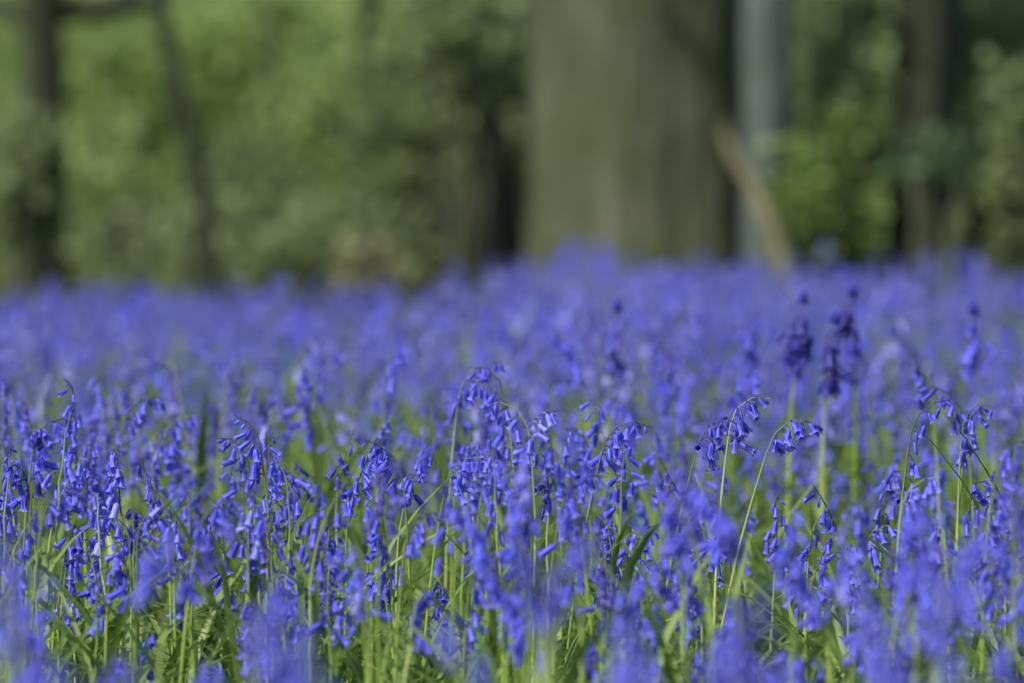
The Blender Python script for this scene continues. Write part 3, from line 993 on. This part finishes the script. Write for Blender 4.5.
tree('sapling', 283, 22.0, 11, [(300, 280), (283, 180), (270, 60), (262, -10)], 4.5, M['bark_oak'], M['fol_bright'], 'faint mossy sapling behind the bushes left of the lime leaves', 8, 0.2, 1.1, 900, 0.04, 0.5)
tree('birch_tree', 862, 24.0, 18, [(858, 280), (862, 100), (868, -10)], 6.0, M['bark_oak'], M['fol_mid'], 'slim pale trunk between the snag and the dark right trunk', 9, 0.2, 1.6, 1500, 0.03, 0.6)
tree('birch_tree', 1002, 23.0, 22, [(1004, 280), (1000, 100), (996, -10)], 6.0, M['bark_oak'], M['fol_mid'], 'faint mossy trunk at the right edge behind green leaves', 10, 0.2, 1.6, 1500, 0.03, 0.6)

# leaning pale snag
def snag():
    Y = 14.7
    x, z0 = px_x(793, Y), float(gz(px_x(793, Y), Y))
    root = empty('dead_snag', (x, Y, z0))
    tag(root, 'pale leaning broken dead pole against the right side of the oak', 'dead wood')
    pts = [(793, 330), (786, 270), (774, 225), (756, 190), (738, 155), (727, 132)]
    P = np.array([(px_x(p, Y) - x, 0.25 * i / 5, px_z(q, Y) - z0) for i, (p, q) in enumerate(pts)])
    t = np.linspace(0, 1, 16)
    P = np.stack([np.interp(t, np.linspace(0, 1, 6), P[:, c]) for c in range(3)], 1)
    r = np.random.default_rng(77)
    g = trunk_geo(P, np.interp(t, [0, 0.85, 1], [0.030, 0.024, 0.010]), 14, r, 0.1, 0.06)
    link('trunk', make_mesh('trunk', g, [M['dead_wood']]), root)
    sg = Geo()
    for k_, (dx_, dz_) in enumerate(((-0.02, 0.10), (0.012, 0.07), (-0.03, 0.05))):
        tube(sg, np.array([P[14], P[14] + np.array([dx_ * 0.6, 0.01 * k_, dz_ * 0.6]), P[14] + np.array([dx_, 0.015 * k_, dz_])]), [0.012, 0.008, 0.001], 5, 0)
    link('splinter', make_mesh('splinter', sg, [M['dead_wood']]), root)


snag()

shrub(325, 140, 21.0, 130, 170, M['fol_bright'], 'lime green leafy shrub left of the dark hollow trunk', 2600, 0.085, 1, (0.55, 1.0))
shrub(120, 90, 22.0, 170, 120, M['fol_bright'], 'bright green shrub between the dark left trunk and the thin sapling', 2600, 0.09, 2, (0.35, 0.9))
shrub(245, 55, 22.5, 150, 110, M['fol_bright'], 'yellow-green shrub high to the right of the thin sapling', 2400, 0.09, 3, (0.4, 0.95))
shrub(105, 205, 19.5, 90, 150, M['fol_bright'], 'pale green bush low beside the dark left trunk', 1500, 0.08, 4, (0.75, 1.0))
shrub(20, 180, 16.8, 80, 110, M['fol_mid'], 'dull green bush at the left edge in front of the dark trunk', 1500, 0.08, 5, (0.1, 0.7))
shrub(250, 205, 18.5, 120, 130, M['fol_mid'], 'mid green bush right beside the thin sapling foot', 1900, 0.08, 6, (0.2, 0.9))
shrub(405, 150, 18.0, 110, 190, M['fol_mid'], 'patchy green bush before the dark hollow trunk', 1500, 0.08, 7, (0.2, 0.85))
shrub(310, 240, 16.8, 190, 80, M['fol_mid'], 'low olive green bramble clump below the lime shrub', 1000, 0.08, 8, (0.3, 1.0))
shrub(150, 250, 17.5, 190, 90, M['fol_mid'], 'pale olive bramble patch low behind the carpet edge on the left', 480, 0.07, 9, (0.6, 1.0))
shrub(365, 262, 15.8, 60, 36, M['fol_brown'], 'small tan bracken tuft at the carpet edge before the hollow trunk', 160, 0.07, 10, (0.5, 1.0))
shrub(520, 70, 20.0, 70, 170, M['fol_mid'], 'tall dull shrub touching the left edge of the oak', 1500, 0.085, 11, (0.2, 0.9))
shrub(800, 200, 15.0, 60, 100, M['fol_bright'], 'small fresh green bush behind the leaning snag', 900, 0.075, 12, (0.1, 0.7))
shrub(840, 200, 15.2, 58, 170, M['fol_bright'], 'yellow-green shrub between snag and dark right trunk', 1100, 0.08, 13, (0.3, 0.9))
shrub(840, 95, 15.4, 80, 140, M['fol_mid'], 'olive shrub high between the grey trunk and dark right trunk', 1500, 0.08, 14, (0.5, 1.0))
shrub(932, 160, 15.0, 60, 34, M['fol_blue'], 'bluish green spray of leaves crossing the dark right trunk', 420, 0.07, 15, (-0.3, 0.5))
shrub(925, 130, 23.0, 190, 230, M['fol_bright'], 'pale green shrub showing behind both sides of the dark right trunk', 2600, 0.09, 21, (0.3, 1.0))
shrub(1010, 165, 15.5, 58, 190, M['fol_mid'], 'green bush at the right edge beside the dark trunk', 1800, 0.08, 16, (0.5, 1.0))
shrub(985, 35, 17.0, 150, 90, M['fol_mid'], 'dark leaves hanging over the top right corner', 1300, 0.085, 17, (-0.2, 0.3))
shrub(830, 15, 17.6, 120, 60, M['fol_mid'], 'dark leaf mass at the top between oak and dark right trunk', 800, 0.085, 18, (-0.2, 0.3))
shrub(465, 20, 17.8, 130, 110, M['fol_mid'], 'mid green spray of leaves across the top of the dark hollow trunk', 1500, 0.085, 19, (0.2, 1.0))
shrub(185, 150, 24.5, 140, 160, M['fol_bright'], 'soft green shrub far behind the thin sapling', 2200, 0.09, 20, (0.15, 0.8))

# far wood reading as one mass
def far_wood():
    r = np.random.default_rng(4242)
    k = 900
    c = np.stack([r.uniform(-16, 16, k), r.uniform(27, 44, k), r.uniform(0, 1, k) ** 1.6 * 6.5], 1)
    g = leaf_cloud(c, r.uniform(0.3, 0.8, k), 42000, 0.19, r, 0.35, 1.0)
    for j in range(46):
        x, y = r.uniform(-14, 14), r.uniform(27, 44)
        rad = r.uniform(0.04, 0.22)
        P = np.stack([x + np.linspace(0, r.normal(0, 0.5), 6), np.full(6, y), np.linspace(-0.1, 9, 6)], 1)
        tube(g, P, np.linspace(rad, rad * 0.6, 6), 9, 1)
    ob = link('woods', make_mesh('woods', g, [M['fol_bright'], M['bark_oak']]))
    tag(ob, 'blurred green woodland depth behind the nearer shrubs', 'woodland', kind='stuff')


far_wood()

# ------------------------------------------------------------------ light, sky, camera
SUN_EL, SUN_AZ = 47.0, -134.0         # azimuth measured from +Y (view direction), negative = from the left
to_sun = Vector((math.sin(R(SUN_AZ)) * math.cos(R(SUN_EL)), math.cos(R(SUN_AZ)) * math.cos(R(SUN_EL)), math.sin(R(SUN_EL))))
sun = bpy.data.lights.new('sun', 'SUN')
sun.energy = 5.0
sun.angle = R(0.5)
sun.color = (1.0, 0.95, 0.87)
so = bpy.data.objects.new('sun', sun)
COL.objects.link(so)
so.rotation_euler = to_sun.to_track_quat('Z', 'Y').to_euler()
so.location = to_sun * 30

w = bpy.data.worlds.new('World')
scene.world = w
w.use_nodes = True
nt = w.node_tree
nt.nodes.clear()
wo = nt.nodes.new('ShaderNodeOutputWorld')
bgd = nt.nodes.new('ShaderNodeBackground')
sky = nt.nodes.new('ShaderNodeTexSky')
sky.sky_type = 'NISHITA'
sky.sun_disc = False
sky.sun_elevation = R(SUN_EL)
sky.sun_rotation = R(SUN_AZ)
sky.air_density = 1.0
sky.dust_density = 2.0
nt.links.new(sky.outputs[0], bgd.inputs[0])
bgd.inputs[1].default_value = 0.15
nt.links.new(bgd.outputs[0], wo.inputs[0])

cam = bpy.data.cameras.new('camera')
cam.lens = FOCAL
cam.sensor_width = 36.0
cam.clip_start = 0.05
cam.clip_end = 2000
cam.dof.use_dof = True
cam.dof.focus_distance = FOCUS
cam.dof.aperture_fstop = 3.2
cam.dof.aperture_blades = 0
co = bpy.data.objects.new('camera', cam)
COL.objects.link(co)
co.location = (0, 0, CAM_H)
co.rotation_euler = (PI / 2 - math.atan((341.5 - HORIZON) / FPX), 0, 0)
scene.camera = co

scene.view_settings.view_transform = 'Standard'
scene.view_settings.look = 'None'
scene.view_settings.exposure = 0
scene.view_settings.gamma = 1
scene.cycles.max_bounces = 8
scene.cycles.diffuse_bounces = 4
scene.cycles.transmission_bounces = 6
scene.cycles.use_denoising = True
